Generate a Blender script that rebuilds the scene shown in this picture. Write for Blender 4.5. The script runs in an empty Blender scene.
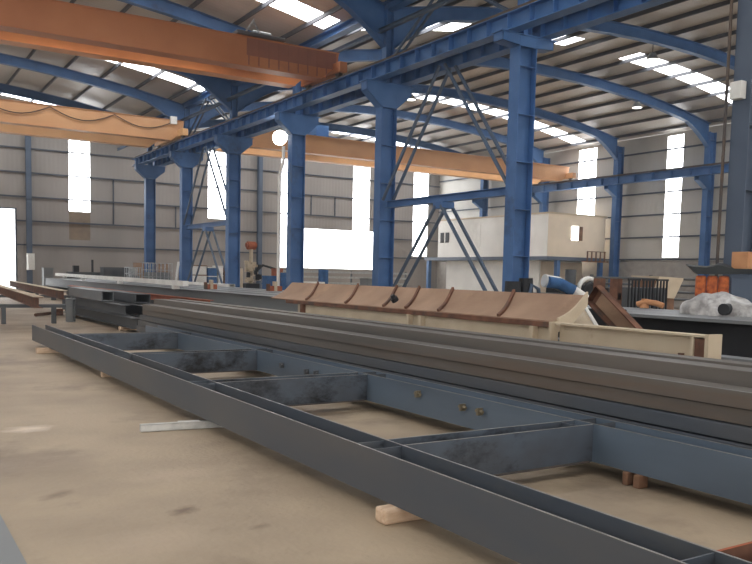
import bpy, bmesh, math, random
from mathutils import Vector, Matrix
random.seed(7)
sc = bpy.context.scene
COL = sc.collection

# ------------------------------------------------------------------ materials
def lin(c):
    return tuple((v/12.92 if v <= .04045 else ((v+.055)/1.055)**2.4) for v in [x/255 for x in c])
def mat(name, c1, c2=None, scale=3.0, rough=.6, metal=0.0, bump=0.0, detail=6, c3=None, c3amt=.62, stretch=(1, 1, 1), spec=.4):
    m = bpy.data.materials.new(name); m.use_nodes = True
    nt = m.node_tree; b = nt.nodes['Principled BSDF']
    b.inputs['Roughness'].default_value = rough; b.inputs['Metallic'].default_value = metal
    b.inputs['Specular IOR Level'].default_value = spec
    a = lin(c1) + (1,)
    if c2 is None:
        b.inputs['Base Color'].default_value = a; return m
    tc = nt.nodes.new('ShaderNodeTexCoord'); mp = nt.nodes.new('ShaderNodeMapping')
    mp.inputs['Scale'].default_value = stretch
    nt.links.new(tc.outputs['Object'], mp.inputs['Vector'])
    n = nt.nodes.new('ShaderNodeTexNoise'); n.inputs['Scale'].default_value = scale; n.inputs['Detail'].default_value = detail
    nt.links.new(mp.outputs[0], n.inputs['Vector'])
    r = nt.nodes.new('ShaderNodeValToRGB')
    r.color_ramp.elements[0].position = .35; r.color_ramp.elements[0].color = a
    r.color_ramp.elements[1].position = .65; r.color_ramp.elements[1].color = lin(c2) + (1,)
    nt.links.new(n.outputs['Fac'], r.inputs['Fac'])
    out = r.outputs['Color']
    if c3:
        n2 = nt.nodes.new('ShaderNodeTexNoise'); n2.inputs['Scale'].default_value = scale*.45; n2.inputs['Detail'].default_value = 9
        n2.inputs['Roughness'].default_value = .7
        nt.links.new(mp.outputs[0], n2.inputs['Vector'])
        r2 = nt.nodes.new('ShaderNodeValToRGB')
        r2.color_ramp.elements[0].position = c3amt-.06; r2.color_ramp.elements[1].position = c3amt+.06
        nt.links.new(n2.outputs['Fac'], r2.inputs['Fac'])
        mx = nt.nodes.new('ShaderNodeMix'); mx.data_type = 'RGBA'
        nt.links.new(r2.outputs['Color'], mx.inputs['Factor'])
        nt.links.new(out, mx.inputs['A']); mx.inputs['B'].default_value = lin(c3) + (1,)
        out = mx.outputs['Result']
    nt.links.new(out, b.inputs['Base Color'])
    if bump:
        bp = nt.nodes.new('ShaderNodeBump'); bp.inputs['Strength'].default_value = bump
        nt.links.new(n.outputs['Fac'], bp.inputs['Height']); nt.links.new(bp.outputs[0], b.inputs['Normal'])
    return m
def sheet_mat(name, c1, c2, axis, pitch=.25, rough=.45):
    """painted profiled sheet: ribs run across `axis`"""
    m = mat(name, c1, c2, .5, rough, 0, 0, stretch=(1, 1, .3))
    nt = m.node_tree; b = nt.nodes['Principled BSDF']
    tc = nt.nodes.new('ShaderNodeTexCoord')
    w = nt.nodes.new('ShaderNodeTexWave'); w.bands_direction = axis; w.inputs['Scale'].default_value = .314/pitch
    nt.links.new(tc.outputs['Object'], w.inputs['Vector'])
    bp = nt.nodes.new('ShaderNodeBump'); bp.inputs['Strength'].default_value = .14; bp.inputs['Distance'].default_value = .03
    nt.links.new(w.outputs['Fac'], bp.inputs['Height']); nt.links.new(bp.outputs[0], b.inputs['Normal'])
    return m
def glow(name, col, s):
    m = bpy.data.materials.new(name); m.use_nodes = True
    b = m.node_tree.nodes['Principled BSDF']
    b.inputs['Base Color'].default_value = (.8, .8, .8, 1); b.inputs['Emission Color'].default_value = col + (1,)
    b.inputs['Emission Strength'].default_value = s
    return m

M = {}
M['blue'] = mat('blue_paint', (58, 97, 146), (74, 112, 162), 1.4, .5, 0, .02, c3=(54, 76, 108), c3amt=.64)
M['blue_dusty'] = mat('dusty_blue_paint', (84, 96, 112), (70, 90, 115), 2, .6)
M['greyblue'] = mat('grey_blue_paint', (76, 88, 106), (84, 96, 113), 1.2, .5)
M['dust'] = mat('brown_dust', (104, 88, 76), (84, 80, 80), 2.5, .9)
M['orange'] = mat('orange_crane_paint', (196, 128, 84), (184, 116, 74), .8, .5, 0, 0, c3=(166, 106, 74), c3amt=.66)
M['orange_dark'] = mat('dark_orange_crane_paint', (158, 102, 80), (144, 94, 76), 1.2, .55)
M['tan_orange'] = mat('tan_orange_crane_paint', (206, 156, 112), (192, 142, 100), .8, .5)
M['amber_pale'] = mat('lit_pale_amber_crane_paint', (228, 180, 130), (214, 164, 116), .8, .5)  # lighter copy of the tan orange; light on far girders put into colour
M['amber'] = mat('lit_amber_crane_paint', (228, 160, 104), (212, 146, 94), .8, .5)  # lighter copy of the orange; light on the far girder put into colour
M['cable'] = mat('black_cable', (60, 46, 40))
M['rail'] = mat('rail_steel', (110, 105, 100), (90, 88, 86), 4, .4, .6)
M['steel'] = mat('dark_mill_steel', (96, 96, 97), (82, 88, 96), 2.2, .45, .2, .02, c3=(102, 101, 99), c3amt=.6, stretch=(1, .25, 1))
M['steel_cross'] = mat('stained_mill_steel', (82, 86, 92), (92, 101, 112), 2.2, .45, .2, .02, c3=(42, 42, 45), c3amt=.56, stretch=(1, 1, 1.6))
M['steel_blue'] = mat('blue_mill_steel', (88, 99, 112), (104, 118, 133), 1.3, .4, .25, .02, c3=(82, 87, 94), c3amt=.6, stretch=(1, .3, 1.5))
M['steel_brown'] = mat('brown_grey_steel', (114, 107, 100), (97, 93, 88), 1.5, .5, .25, .03, c3=(112, 98, 86), c3amt=.6, stretch=(1, .2, 3))
M['steel_grey'] = mat('light_grey_steel', (134, 136, 136), (116, 119, 121), 1.5, .5, .2, .02, stretch=(1, .2, 1))
M['steel_dull'] = mat('dull_grey_steel', (94, 96, 98), (80, 83, 87), 1.5, .55, .2, .02, stretch=(1, .2, 1))
M['edge'] = mat('steel_edge_highlight', (150, 148, 145), (120, 118, 116), 9, .4, .3)  # skylight highlight on flange edges, put into a lighter colour
M['black'] = mat('black_steel', (44, 45, 48), (36, 37, 40), 2, .6, .1)
M['rust'] = mat('rusty_steel', (128, 88, 68), (98, 68, 54), 6, .85, .05, .05, c3=(86, 74, 66), c3amt=.58)
M['rust_beam'] = mat('rusty_brown_flange', (90, 80, 74), (76, 71, 68), 5, .75, .1, .05)
M['rust_orange'] = mat('red_oxide_paint', (176, 98, 66), (150, 84, 60), 5, .8)
M['trough'] = mat('tan_rusted_sheet', (164, 134, 110), (146, 117, 95), 2.0, .75, 0, .03, c3=(178, 142, 112), c3amt=.62)
M['cream'] = mat('cream_primer', (206, 190, 164), (192, 174, 148), 2.4, .7, 0, .02, c3=(170, 146, 120), c3amt=.68)
M['white'] = mat('white_paint', (240, 238, 232), (226, 224, 218), 2, .6)
M['zinc'] = mat('bright_zinc', (222, 220, 214), (196, 195, 190), 10, .5, .1)
M['galv'] = mat('galvanised_steel', (188, 190, 188), (150, 152, 152), 12, .35, .5)
M['wood'] = mat('pale_timber', (228, 202, 174), (204, 172, 142), 5, .8, 0, .05, stretch=(1, 6, 6))
M['wood_brown'] = mat('brown_timber', (140, 104, 80), (112, 84, 66), 5, .85, 0, .05)
M['beige_panel'] = mat('beige_panel', (238, 220, 196), (228, 210, 186), 1.5, .6)
M['white_panel'] = mat('white_panel', (240, 238, 232), (230, 228, 222), 1, .5)
M['brick'] = mat('orange_net_sack', (206, 112, 60), (156, 76, 48), 14, .85, 0, .1)
M['tarp'] = mat('dark_tarpaulin', (52, 56, 56), (40, 42, 44), 3, .6, 0, .05)
M['plastic'] = mat('clear_grey_wrap', (186, 182, 178), (140, 136, 134), 9, .3, 0, .5, c3=(204, 202, 200), c3amt=.56)
M['carton'] = mat('brown_carton', (206, 150, 106), (190, 134, 92), 4, .8)
M['darkgap'] = mat('dark_rubber', (38, 38, 40))
M['fabric_blue'] = mat('blue_fabric', (64, 104, 152), (52, 88, 132), 6, .9)
M['cleat'] = mat('brassy_bolt', (150, 138, 112), (120, 110, 92), 10, .5, .4)
M['brown_panel'] = mat('brown_translucent_sheet', (140, 122, 102), (126, 110, 94), 2, .6)
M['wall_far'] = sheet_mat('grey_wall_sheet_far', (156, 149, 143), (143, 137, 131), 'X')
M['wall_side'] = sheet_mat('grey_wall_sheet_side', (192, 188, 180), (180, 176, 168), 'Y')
M['roof'] = sheet_mat('roof_sheet', (188, 181, 171), (174, 167, 158), 'Y')
M['girt'] = mat('dark_girt_steel', (78, 84, 96), (70, 74, 84), 2, .6)
M['purlin'] = mat('dark_purlin_steel', (86, 86, 90), (72, 74, 80), 2, .6)
M['block'] = mat('concrete_block', (168, 162, 154), (154, 148, 142), 3, .85)
M['day'] = glow('daylit_sheet', (.96, .98, 1.0), 8.0)
M['day_win'] = glow('daylit_window', (.96, .98, 1.0), 5.0)
M['lamp'] = glow('lamp_glass', (1.0, .98, .95), 30.0)
M['lamp_dim'] = glow('small_lamp_glass', (1.0, .97, .9), 3.0)

# floor
def floor_mat():
    m = mat('dusty_concrete_floor', (178, 159, 134), (158, 140, 118), .9, .6, 0, 0, detail=12, c3=(140, 123, 104), c3amt=.57)
    nt = m.node_tree; b = nt.nodes['Principled BSDF']
    src = b.inputs['Base Color'].links[0].from_socket
    tc = nt.nodes.new('ShaderNodeTexCoord')
    def spot(cx, cy, rx, ry, col, amt, src, rot=0):
        mp = nt.nodes.new('ShaderNodeMapping'); mp.vector_type = 'TEXTURE'
        mp.inputs['Location'].default_value = (cx, cy, 0); mp.inputs['Rotation'].default_value = (0, 0, rot); mp.inputs['Scale'].default_value = (rx, ry, 1)
        nt.links.new(tc.outputs['Object'], mp.inputs['Vector'])
        nn = nt.nodes.new('ShaderNodeTexNoise'); nn.inputs['Scale'].default_value = 2.2; nn.inputs['Detail'].default_value = 5
        nt.links.new(mp.outputs[0], nn.inputs['Vector'])
        vm = nt.nodes.new('ShaderNodeVectorMath'); vm.operation = 'LENGTH'; nt.links.new(mp.outputs[0], vm.inputs[0])
        ad = nt.nodes.new('ShaderNodeMath'); ad.operation = 'ADD'
        nt.links.new(vm.outputs['Value'], ad.inputs[0]); nt.links.new(nn.outputs['Fac'], ad.inputs[1])
        rp = nt.nodes.new('ShaderNodeMapRange'); rp.inputs['From Min'].default_value = .7; rp.inputs['From Max'].default_value = 1.35
        rp.inputs['To Min'].default_value = amt; rp.inputs['To Max'].default_value = 0
        nt.links.new(ad.outputs[0], rp.inputs['Value'])
        mx = nt.nodes.new('ShaderNodeMix'); mx.data_type = 'RGBA'
        nt.links.new(rp.outputs[0], mx.inputs['Factor']); nt.links.new(src, mx.inputs['A']); mx.inputs['B'].default_value = lin(col)+(1,)
        return mx.outputs['Result']
    s = spot(1.26, 8.05, .32, .22, (222, 206, 186), .9, src)
    s = spot(1.66, 4.87, .17, .10, (104, 86, 72), .8, s, .5)
    s = spot(1.05, 5.6, .22, .09, (110, 92, 78), .6, s, .6)
    s = spot(1.95, 4.35, .12, .06, (110, 92, 78), .5, s, .2)
    s = spot(3.75, 3.3, .25, .16, (196, 178, 156), .7, s)
    s = spot(1.0, 6.6, .9, .5, (140, 122, 106), .55, s)
    s = spot(1.9, 5.8, .5, .3, (190, 170, 148), .5, s)
    s = spot(.9, 11.5, 1.8, 1.6, (146, 128, 110), .5, s)
    s = spot(1.3, 4.4, .5, .3, (184, 164, 142), .5, s)
    nt.links.new(s, b.inputs['Base Color'])
    n = nt.nodes.new('ShaderNodeTexNoise'); n.inputs['Scale'].default_value = 22; n.inputs['Detail'].default_value = 6
    nt.links.new(tc.outputs['Object'], n.inputs['Vector'])
    bp = nt.nodes.new('ShaderNodeBump'); bp.inputs['Strength'].default_value = .25; bp.inputs['Distance'].default_value = .02
    nt.links.new(n.outputs['Fac'], bp.inputs['Height']); nt.links.new(bp.outputs[0], b.inputs['Normal'])
    return m
M['floor'] = floor_mat()

# ------------------------------------------------------------------ mesh builder
class MB:
    def __init__(s): s.v = []; s.f = []; s.sm = []
    def add(s, vs, fs, smooth=False):
        o = len(s.v); s.v += [tuple(x) for x in vs]; s.f += [tuple(i+o for i in f) for f in fs]; s.sm += [smooth]*len(fs); return s
    def box(s, x0, x1, y0, y1, z0, z1):
        v = [(x0, y0, z0), (x1, y0, z0), (x1, y1, z0), (x0, y1, z0), (x0, y0, z1), (x1, y0, z1), (x1, y1, z1), (x0, y1, z1)]
        return s.add(v, [(0, 3, 2, 1), (4, 5, 6, 7), (0, 1, 5, 4), (1, 2, 6, 5), (2, 3, 7, 6), (3, 0, 4, 7)])
    def ext(s, prof, p0, p1, up=(0, 0, 1)):
        """extrude closed 2D profile (side, up) polygons from p0 to p1"""
        p0 = Vector(p0); p1 = Vector(p1); d = (p1-p0).normalized(); u = Vector(up)
        sd = d.cross(u)
        if sd.length < 1e-4: sd = d.cross(Vector((1, 0, 0)))
        sd.normalize(); u = sd.cross(d)
        n = len(prof)
        vs = [p0+sd*a+u*b for a, b in prof]+[p1+sd*a+u*b for a, b in prof]
        fs = [(i, (i+1) % n, (i+1) % n+n, i+n) for i in range(n)]
        fs += [tuple(range(n))[::-1], tuple(range(n, 2*n))]
        return s.add(vs, fs)
    def bar(s, p0, p1, w, h, up=(0, 0, 1)):
        a, b = w/2, h/2
        return s.ext([(-a, -b), (a, -b), (a, b), (-a, b)], p0, p1, up)
    def ibeam(s, p0, p1, h, w, tf=.014, tw=.01, up=(0, 0, 1)):
        a, b, c = w/2, h/2, tw/2
        return s.ext([(-a, -b), (a, -b), (a, -b+tf), (c, -b+tf), (c, b-tf), (a, b-tf), (a, b), (-a, b), (-a, b-tf), (-c, b-tf), (-c, -b+tf), (-a, -b+tf)], p0, p1, up)
    def channel(s, p0, p1, h, w, t=.01, up=(0, 0, 1), flip=1):
        b = h/2; f = flip
        P = [(0, -b), (f*w, -b), (f*w, -b+t), (f*t, -b+t), (f*t, b-t), (f*w, b-t), (f*w, b), (0, b)]
        return s.ext(P, p0, p1, up)
    def tube(s, p0, p1, r, n=12, r1=None, smooth=True):
        p0 = Vector(p0); p1 = Vector(p1); d = (p1-p0).normalized()
        a = d.orthogonal().normalized(); b = d.cross(a); r1 = r if r1 is None else r1
        vs = [p0+(a*math.cos(t)+b*math.sin(t))*r for t in [2*math.pi*i/n for i in range(n)]]
        vs += [p1+(a*math.cos(t)+b*math.sin(t))*r1 for t in [2*math.pi*i/n for i in range(n)]]
        s.add(vs, [(i, (i+1) % n, (i+1) % n+n, i+n) for i in range(n)], smooth)
        s.add(vs[:n], [tuple(range(n))[::-1]]); s.add(vs[n:], [tuple(range(n))])
        return s
    def path(s, pts, r, n=8):
        """round cable along points"""
        pts = [Vector(p) for p in pts]; rings = []
        for i, p in enumerate(pts):
            d = (pts[min(i+1, len(pts)-1)]-pts[max(i-1, 0)]).normalized()
            a = d.cross(Vector((0.13, .27, .95))).normalized(); b = d.cross(a)
            rings.append([p+(a*math.cos(t)+b*math.sin(t))*r for t in [2*math.pi*k/n for k in range(n)]])
        vs = [v for rg in rings for v in rg]; fs = []
        for i in range(len(pts)-1):
            for k in range(n):
                fs.append((i*n+k, i*n+(k+1) % n, (i+1)*n+(k+1) % n, (i+1)*n+k))
        s.add(vs, fs, True)
        s.add(rings[0], [tuple(range(n))]); s.add(rings[-1], [tuple(range(n))[::-1]])
        return s
    def hollow(s, x0, x1, y0, y1, z0, z1, t=.008):
        """rectangular hollow section along Y"""
        s.box(x0, x0+t, y0, y1, z0, z1); s.box(x1-t, x1, y0, y1, z0, z1)
        s.box(x0+t, x1-t, y0, y1, z0, z0+t); s.box(x0+t, x1-t, y0, y1, z1-t, z1)
        return s
    def plate(s, pts, n, t):
        """flat polygon with thickness t along n"""
        n = Vector(n).normalized()*t; k = len(pts); a = [Vector(p) for p in pts]; b = [p+n for p in a]
        return s.add(a+b, [tuple(range(k))[::-1], tuple(range(k, 2*k))]+[(i, (i+1) % k, (i+1) % k+k, i+k) for i in range(k)])
    def build(s, name, m, parent=None, bevel=0):
        me = bpy.data.meshes.new(name); me.from_pydata(s.v, [], s.f); me.materials.append(M[m])
        bm = bmesh.new(); bm.from_mesh(me); bmesh.ops.recalc_face_normals(bm, faces=bm.faces); bm.to_mesh(me); bm.free()
        for p, q in zip(me.polygons, s.sm): p.use_smooth = q
        o = bpy.data.objects.new(name, me); COL.objects.link(o)
        if parent is not None:
            o.parent = parent; o.matrix_parent_inverse = Matrix.Translation(parent.location).inverted() if parent.location.length else Matrix()
        if bevel:
            md = o.modifiers.new('bevel', 'BEVEL'); md.width = bevel; md.segments = 2; md.limit_method = 'ANGLE'
        return o
def tag(o, label, cat, group=None):
    o['label'] = label; o['category'] = cat
    if group: o['group'] = group
    return o
def thing(name, loc, label, cat, group=None):
    o = bpy.data.objects.new(name, None); o.empty_display_size = .2; o.location = loc; COL.objects.link(o)
    return tag(o, label, cat, group)
def struct(o): o['kind'] = 'structure'; return o

# ------------------------------------------------------------------ dimensions
XV = 13.45                       # column row (valley) between the two bays
XS = 37.7; XL = -10.55; YF = 51.4; YR = -15.0
YK = [9.07+6.04*k for k in range(7)]          # 9.15 ... 45.39
YALL = [9.07+6.04*k for k in range(-3, 7)]
def roof_z(x):
    c = 1.45 if x < XV else 25.6
    return 11.0-.0092*(x-c)**2
STRIPS = [-11.7, .3, 12.3, 24.4, 36.3, 48.5]; SW = .58  # the nearer strips are unseen skylights added to light the hall

# ------------------------------------------------------------------ shell
fl = MB().box(XL-.3, XS+.3, YR-.3, YF+.3, -.3, 0).build('floor', 'floor'); struct(fl)

def wall_grid(name, m, axis, c, u0, u1, ztop, holes, nu=24, t=.06):
    """wall sheet in plane axis=c from u0 to u1 with top profile ztop(u) and rectangular holes"""
    us = sorted(set([u0, u1]+[h[i] for h in holes for i in (0, 1)]+[u0+(u1-u0)*i/nu for i in range(nu+1)]))
    zs = sorted(set([0]+[h[i] for h in holes for i in (2, 3)]))
    mb = MB()
    for a, b in zip(us, us[1:]):
        if b-a < 1e-4: continue
        mid = (a+b)/2
        for i, z in enumerate(zs):
            zt = zs[i+1] if i+1 < len(zs) else None
            zm = (z+zt)/2 if zt else z+.01
            if any(h[0] <= mid <= h[1] and h[2] <= zm <= h[3] for h in holes): continue
            za, zb = (zt, zt) if zt else (ztop(a), ztop(b))
            if axis == 'Y': v = [(a, c, z), (b, c, z), (b, c, zb), (a, c, za)]; n = (0, 1, 0)
            else: v = [(c, a, z), (c, b, z), (c, b, zb), (c, a, za)]; n = (1, 0, 0)
            mb.plate(v, n, t)
    return struct(mb.build(name, m))
zr = lambda x: roof_z(x)-.02
far_h = [(3.2, 7.42, 0, 4.83), (10.41, 11.63, 3.2, 9.3), (19.07, 20.4, 4.95, 9.6), (24.3, 25.9, 4.66, 9.8), (30.0, 31.4, 4.66, 9.9),
         (24.27, 31.85, 1.88, 4.64), (35.3, 36.65, 3.0, 9.4)]
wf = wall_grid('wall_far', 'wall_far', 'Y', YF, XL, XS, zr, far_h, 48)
side_h = [(29.25, 30.3, 2.82, 9.45), (35.45, 36.9, 2.82, 9.45), (17.2, 18.3, 2.82, 9.45), (5, 6.1, 2.82, 9.45), (-7, -5.9, 2.82, 9.45)]
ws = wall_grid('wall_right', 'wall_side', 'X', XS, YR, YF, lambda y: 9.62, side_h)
left_h = [(y, y+1.2, 3, 9.3) for y in (-9, 3, 9, 15, 27, 39)]
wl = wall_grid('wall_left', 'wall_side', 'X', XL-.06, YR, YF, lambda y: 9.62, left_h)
rear_light_h = [(-8, -1, 0.0, 5.0), (3, 10, 3.0, 6.5), (17, 34, 3.0, 6.5)]  # openings for added light panels behind the camera
wr = wall_grid('wall_rear', 'wall_far', 'Y', YR-.06, XL, XS, zr, rear_light_h, 48)
wn = [0]
def window(x0, x1, y0, y1, z0, z1, m='day', fr=None):
    wn[0] += 1
    o = struct(MB().box(x0, x1, y0, y1, z0, z1).build('window_%d' % wn[0], m))
    return o
window(10.41, 11.63, YF+.01, YF+.04, 4.89, 9.3)
bp_ = MB().box(10.41, 11.63, YF+.01, YF+.04, 3.2, 4.89).build('trim_1', 'brown_panel'); struct(bp_)
window(19.07, 20.4, YF+.01, YF+.04, 4.95, 9.6)
window(24.3, 25.9, YF+.01, YF+.04, 4.66, 9.8)
window(30.0, 31.4, YF+.01, YF+.04, 4.66, 9.9)
w6 = window(24.27, 31.85, YF+.01, YF+.04, 1.88, 4.64, 'day_win')
window(35.3, 36.65, YF+.01, YF+.04, 3.0, 9.4)
for h in side_h: window(XS+.01, XS+.04, h[0], h[1], h[2], h[3])
for h in left_h: window(XL-.04, XL-.01, h[0], h[1], h[2], h[3])
for h in rear_light_h: window(h[0], h[1], YR-.05, YR-.02, h[2], h[3], 'day_win')  # unseen glowing panels, added to light the hall from behind
d1 = MB().box(3.12, 3.2, YF-.06, YF+.02, 0, 4.9).box(7.42, 7.5, YF-.06, YF+.02, 0, 4.9).box(3.2, 7.42, YF-.06, YF+.02, 4.83, 4.9).build('door_1', 'girt'); struct(d1)
# ground outside the open door
gr = MB().box(-20, 60, YF+.4, YF+60, -.35, -.05).build('ground', 'white'); struct(gr)

# girts on the walls
def far_gz(k): return 1.42+1.385*k
for k in range(1, 6):
    z = far_gz(k); segs = [[XL, XS]]
    for h in far_h:
        if h[2] < z < h[3] and h[1]-h[0] > 2:
            segs = [q for a, b in segs for q in ([a, h[0]], [h[1], b]) if q[1]-q[0] > .1] if segs[0][1]-segs[0][0] > 30 else \
                   [q for a, b in segs for q in (([a, h[0]], [h[1], b]) if a < h[0] < b else ([a, b],)) if q[1]-q[0] > .1]
    for a, b in segs:
        MB().box(a+.02, b-.02, YF-.10, YF-.003, z-.04, z+.04).build('girt', 'girt', wf)
for z in (2.71, 3.95, 5.2, 6.42, 7.62, 8.72):
    MB().box(XS-.12, XS-.003, YR+.1, YF-.12, z-.04, z+.04).build('girt', 'girt', ws)
    MB().box(XL+.003, XL+.12, YR+.1, YF-.12, z-.04, z+.04).build('girt', 'girt', wl)
struct(MB().box(XS-.05, XS-.001, YR+.1, YF-.12, 0, 2.62).build('trim_2', 'block'))
# short uprights between the girts of the far wall
for x, k in ((8.13, None), (22.6, None)):
    MB().ibeam((x, YF-.28, 0), (x, YF-.28, roof_z(x)-.1), .3, .28, .02, .014, (0, 1, 0)).build('wall_post', 'greyblue', wf)
for x, k in ((13.0, 2), (16.9, 2), (28.5, 3), (26.6, 3), (13, 3)):
    MB().box(x-.03, x+.03, YF-.09, YF-.004, far_gz(k)+.04, far_gz(k+1)-.04).build('wall_strut', 'girt', wf)

# roof sheets with skylight strips
ceil = MB()
def roof_sheet(xa, xb, n=24):
    mb = MB()
    edges = [YR-.3]
    for s in STRIPS: edges += [s-SW, s+SW]
    edges.append(YF+.3)
    xs = [xa+(xb-xa)*i/n for i in range(n+1)]
    for j in range(0, len(edges), 2):
        y0, y1 = edges[j], edges[j+1]
        for a, b in zip(xs, xs[1:]):
            mid = 1e-4 if xa >= XV else -1e-4
            za, zb = roof_z(a+mid), roof_z(b+mid)
            if a == xa and xa >= XV: za = roof_z(XV+.001)
            mb.plate([(a, y0, za), (b, y0, zb), (b, y1, zb), (a, y1, za)], (0, 0, 1), .05)
    ceil.v_off = 0
    o = len(ceil.v); ceil.v += mb.v; ceil.f += [tuple(i+o for i in f) for f in mb.f]; ceil.sm += mb.sm
roof_sheet(XL-.3, XV); roof_sheet(XV, XS+.3)
ce = struct(ceil.build('ceiling', 'roof'))
for (xa, xb, lo0, hi0) in ((XL-.3, XV, -9, 13.3), (XV, XS+.3, 13.75, 37.0)):
  for s in STRIPS:
    pcs = [(lo0, hi0)] if not (xa >= XV and abs(s-24.4) < .1) else [(13.75, 20.0), (23.2, 24.4), (27.6, 37.0)]
    prev = xa
    for pi_, (lo, hi) in enumerate(pcs):
        mb = MB(); n = 18
        for i in range(n):
            a = lo+(hi-lo)*i/n; b = lo+(hi-lo)*(i+1)/n
            mb.plate([(a, s-SW, roof_z(a)+.01), (b, s-SW, roof_z(b)+.01), (b, s+SW, roof_z(b)+.01), (a, s+SW, roof_z(a)+.01)], (0, 0, 1), .03)
        wn[0] += 1
        struct(mb.build('window_%d' % wn[0], 'day'))
        # sheet closing the two ends of the strip
        ends = [(prev, lo)]+([(hi, xb)] if pi_ == len(pcs)-1 else []); prev = hi
        for a, b in ends:
            m2 = MB(); k = 3
            for i in range(k):
                p = a+(b-a)*i/k; q = a+(b-a)*(i+1)/k
                e = 1e-3 if xa >= XV else -1e-3
                m2.plate([(p, s-SW, roof_z(p+e)), (q, s-SW, roof_z(q+(e if q < 30 else 0))), (q, s+SW, roof_z(q+(e if q < 30 else 0))), (p, s+SW, roof_z(p+e))], (0, 0, 1), .05)
            m2.build('roof_sheet', 'roof', ce)
# purlins
def purlins(x0, x1, n):
    for i in range(n):
        x = x0+(x1-x0)*i/(n-1)
        z = roof_z(x)
        MB().box(x-.03, x+.03, YR, YF-.1, z-.15, z-.005).build('purlin', 'purlin', ce)
purlins(-9.6, 12.7, 15); purlins(14.3, 37.0, 16)

# ------------------------------------------------------------------ rafters
def rafter(y, xa, xb, haunch_a, haunch_b, label):
    t = thing('roof_rafter', ((xa+xb)/2, y, roof_z((xa+xb)/2)-.5), label, 'rafter')
    n = 20; D = .42; w = .26
    web = MB(); fl_ = MB()
    xs = [xa+(xb-xa)*i/n for i in range(n+1)]
    def top(x): return roof_z(min(max(x, xa+1e-3), xb-1e-3))-.21
    def bot(x):
        d = D
        if haunch_a and x-xa < 1.9: d += .8*((1.9-(x-xa))/1.9)**1.4
        if haunch_b and xb-x < 1.9: d += .8*((1.9-(xb-x))/1.9)**1.4
        return top(x)-d
    xs = sorted(set(xs+[xa+.3, xa+.7, xa+1.2, xa+1.8, xa+2.4, xb-.3, xb-.7, xb-1.2, xb-1.8, xb-2.4]))
    for a, b in zip(xs, xs[1:]):
        web.plate([(a, y-.006, bot(a)), (b, y-.006, bot(b)), (b, y-.006, top(b)), (a, y-.006, top(a))], (0, 1, 0), .012)
        fl_.plate([(a, y-w/2, top(a)-.016), (b, y-w/2, top(b)-.016), (b, y+w/2, top(b)-.016), (a, y+w/2, top(a)-.016)], (0, 0, 1), .016)
        fl_.plate([(a, y-w/2, bot(a)), (b, y-w/2, bot(b)), (b, y+w/2, bot(b)), (a, y+w/2, bot(a))], (0, 0, 1), .016)
    web.build('rafter_web', 'blue', t); fl_.build('rafter_flange', 'blue', t)
    return t
words = ['third behind the camera', 'second behind the camera', 'just behind the camera', 'over the grey column at the right edge', 'over the nearest full blue column',
         'over the second blue column from the right', 'over the column beside the glowing lamp', 'over the fourth blue column from the right', 'over the fifth blue column from the right', 'over the last column of the row']
for i, y in enumerate(YALL):
    if i < 2: continue
    rafter(y, XL+.2, XV-.15, True, True, 'blue curved rafter of the left bay, ' + words[i])
    rafter(y, XV+.15, XS-.75, True, True, 'blue curved rafter of the right bay, ' + words[i])

# ------------------------------------------------------------------ centre row of columns
clab = ['grey-blue steel column cut off by the right edge of the photo', 'nearest full blue steel column, widest one, with dark bundle at its foot',
        'blue steel column left of the inverted V bracing, behind the tan duct', 'blue steel column beside the glowing round lamp',
        'blue steel column right of the narrow far V bracing', 'blue steel column left of the narrow far V bracing', 'last blue steel column of the row, under the end of the runway beam']
for k, y in enumerate(YK):
    m = 'greyblue' if k == 0 else 'blue'  # nearest column is in shadow; that shade is put into its grey-blue
    t = thing('steel_column', (XV, y, 0), clab[k], 'column')
    s = MB(); W = .35; D = .54; zt = 7.19
    s.ibeam((XV, y, .03), (XV, y, zt), D, W, .02, .014, (1, 0, 0))
    z = .9
    while z < zt-.3:
        for sg in (-1, 1): s.box(XV-D/2+.02, XV+D/2-.02, y+sg*.007, y+sg*.165, z, z+.014)
        z += 1.12
    s.build('shaft', m, t)
    if k == 1 or k == 2 or k == 0:
        zz = .9; q = MB()
    b = MB()                      # corbel flaring out on both sides under the runway beams
    CB, CM = (6.95, 7.0) if k < 2 else (6.5, 6.95)
    for yy in (y-.17, y+.155):
        b.plate([(XV-.27, yy, CB), (XV+.27, yy, CB), (XV+.8, yy, CM), (XV+.8, yy, 7.2), (XV-.8, yy, 7.2), (XV-.8, yy, CM)], (0, 1, 0), .015)
    b.box(XV-.86, XV+.86, y-.2, y+.2, 7.2, 7.225)
    for sg in (-1, 1):
        b.plate([(XV+sg*.27, y-.17, CB), (XV+sg*.8, y-.17, CM), (XV+sg*.8, y+.17, CM), (XV+sg*.27, y+.17, CB)], (0, 0, 1), .015)
        b.plate([(XV+sg*.8, y-.17, CM), (XV+sg*.8, y+.17, CM), (XV+sg*.8, y+.17, 7.2), (XV+sg*.8, y-.17, 7.2)], (-sg, 0, 0), .015)
    b.build('corbel', m, t)
    MB().ibeam((XV, y, 7.225), (XV, y, 9.35), .26, .26, .014, .01, (1, 0, 0)).build('upper_shaft', m, t)
    MB().box(XV-.4, XV+.4, y-.3, y+.3, 0, .03).build('base_plate', m, t)
    cap = MB()
    cap.plate([(XV-.14, y-.012, 8.5), (XV+.14, y-.012, 8.5), (XV+.55, y-.012, 9.35), (XV-.55, y-.012, 9.35)], (0, 1, 0), .012)
    cap.build('cap_gusset', m, t)
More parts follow.
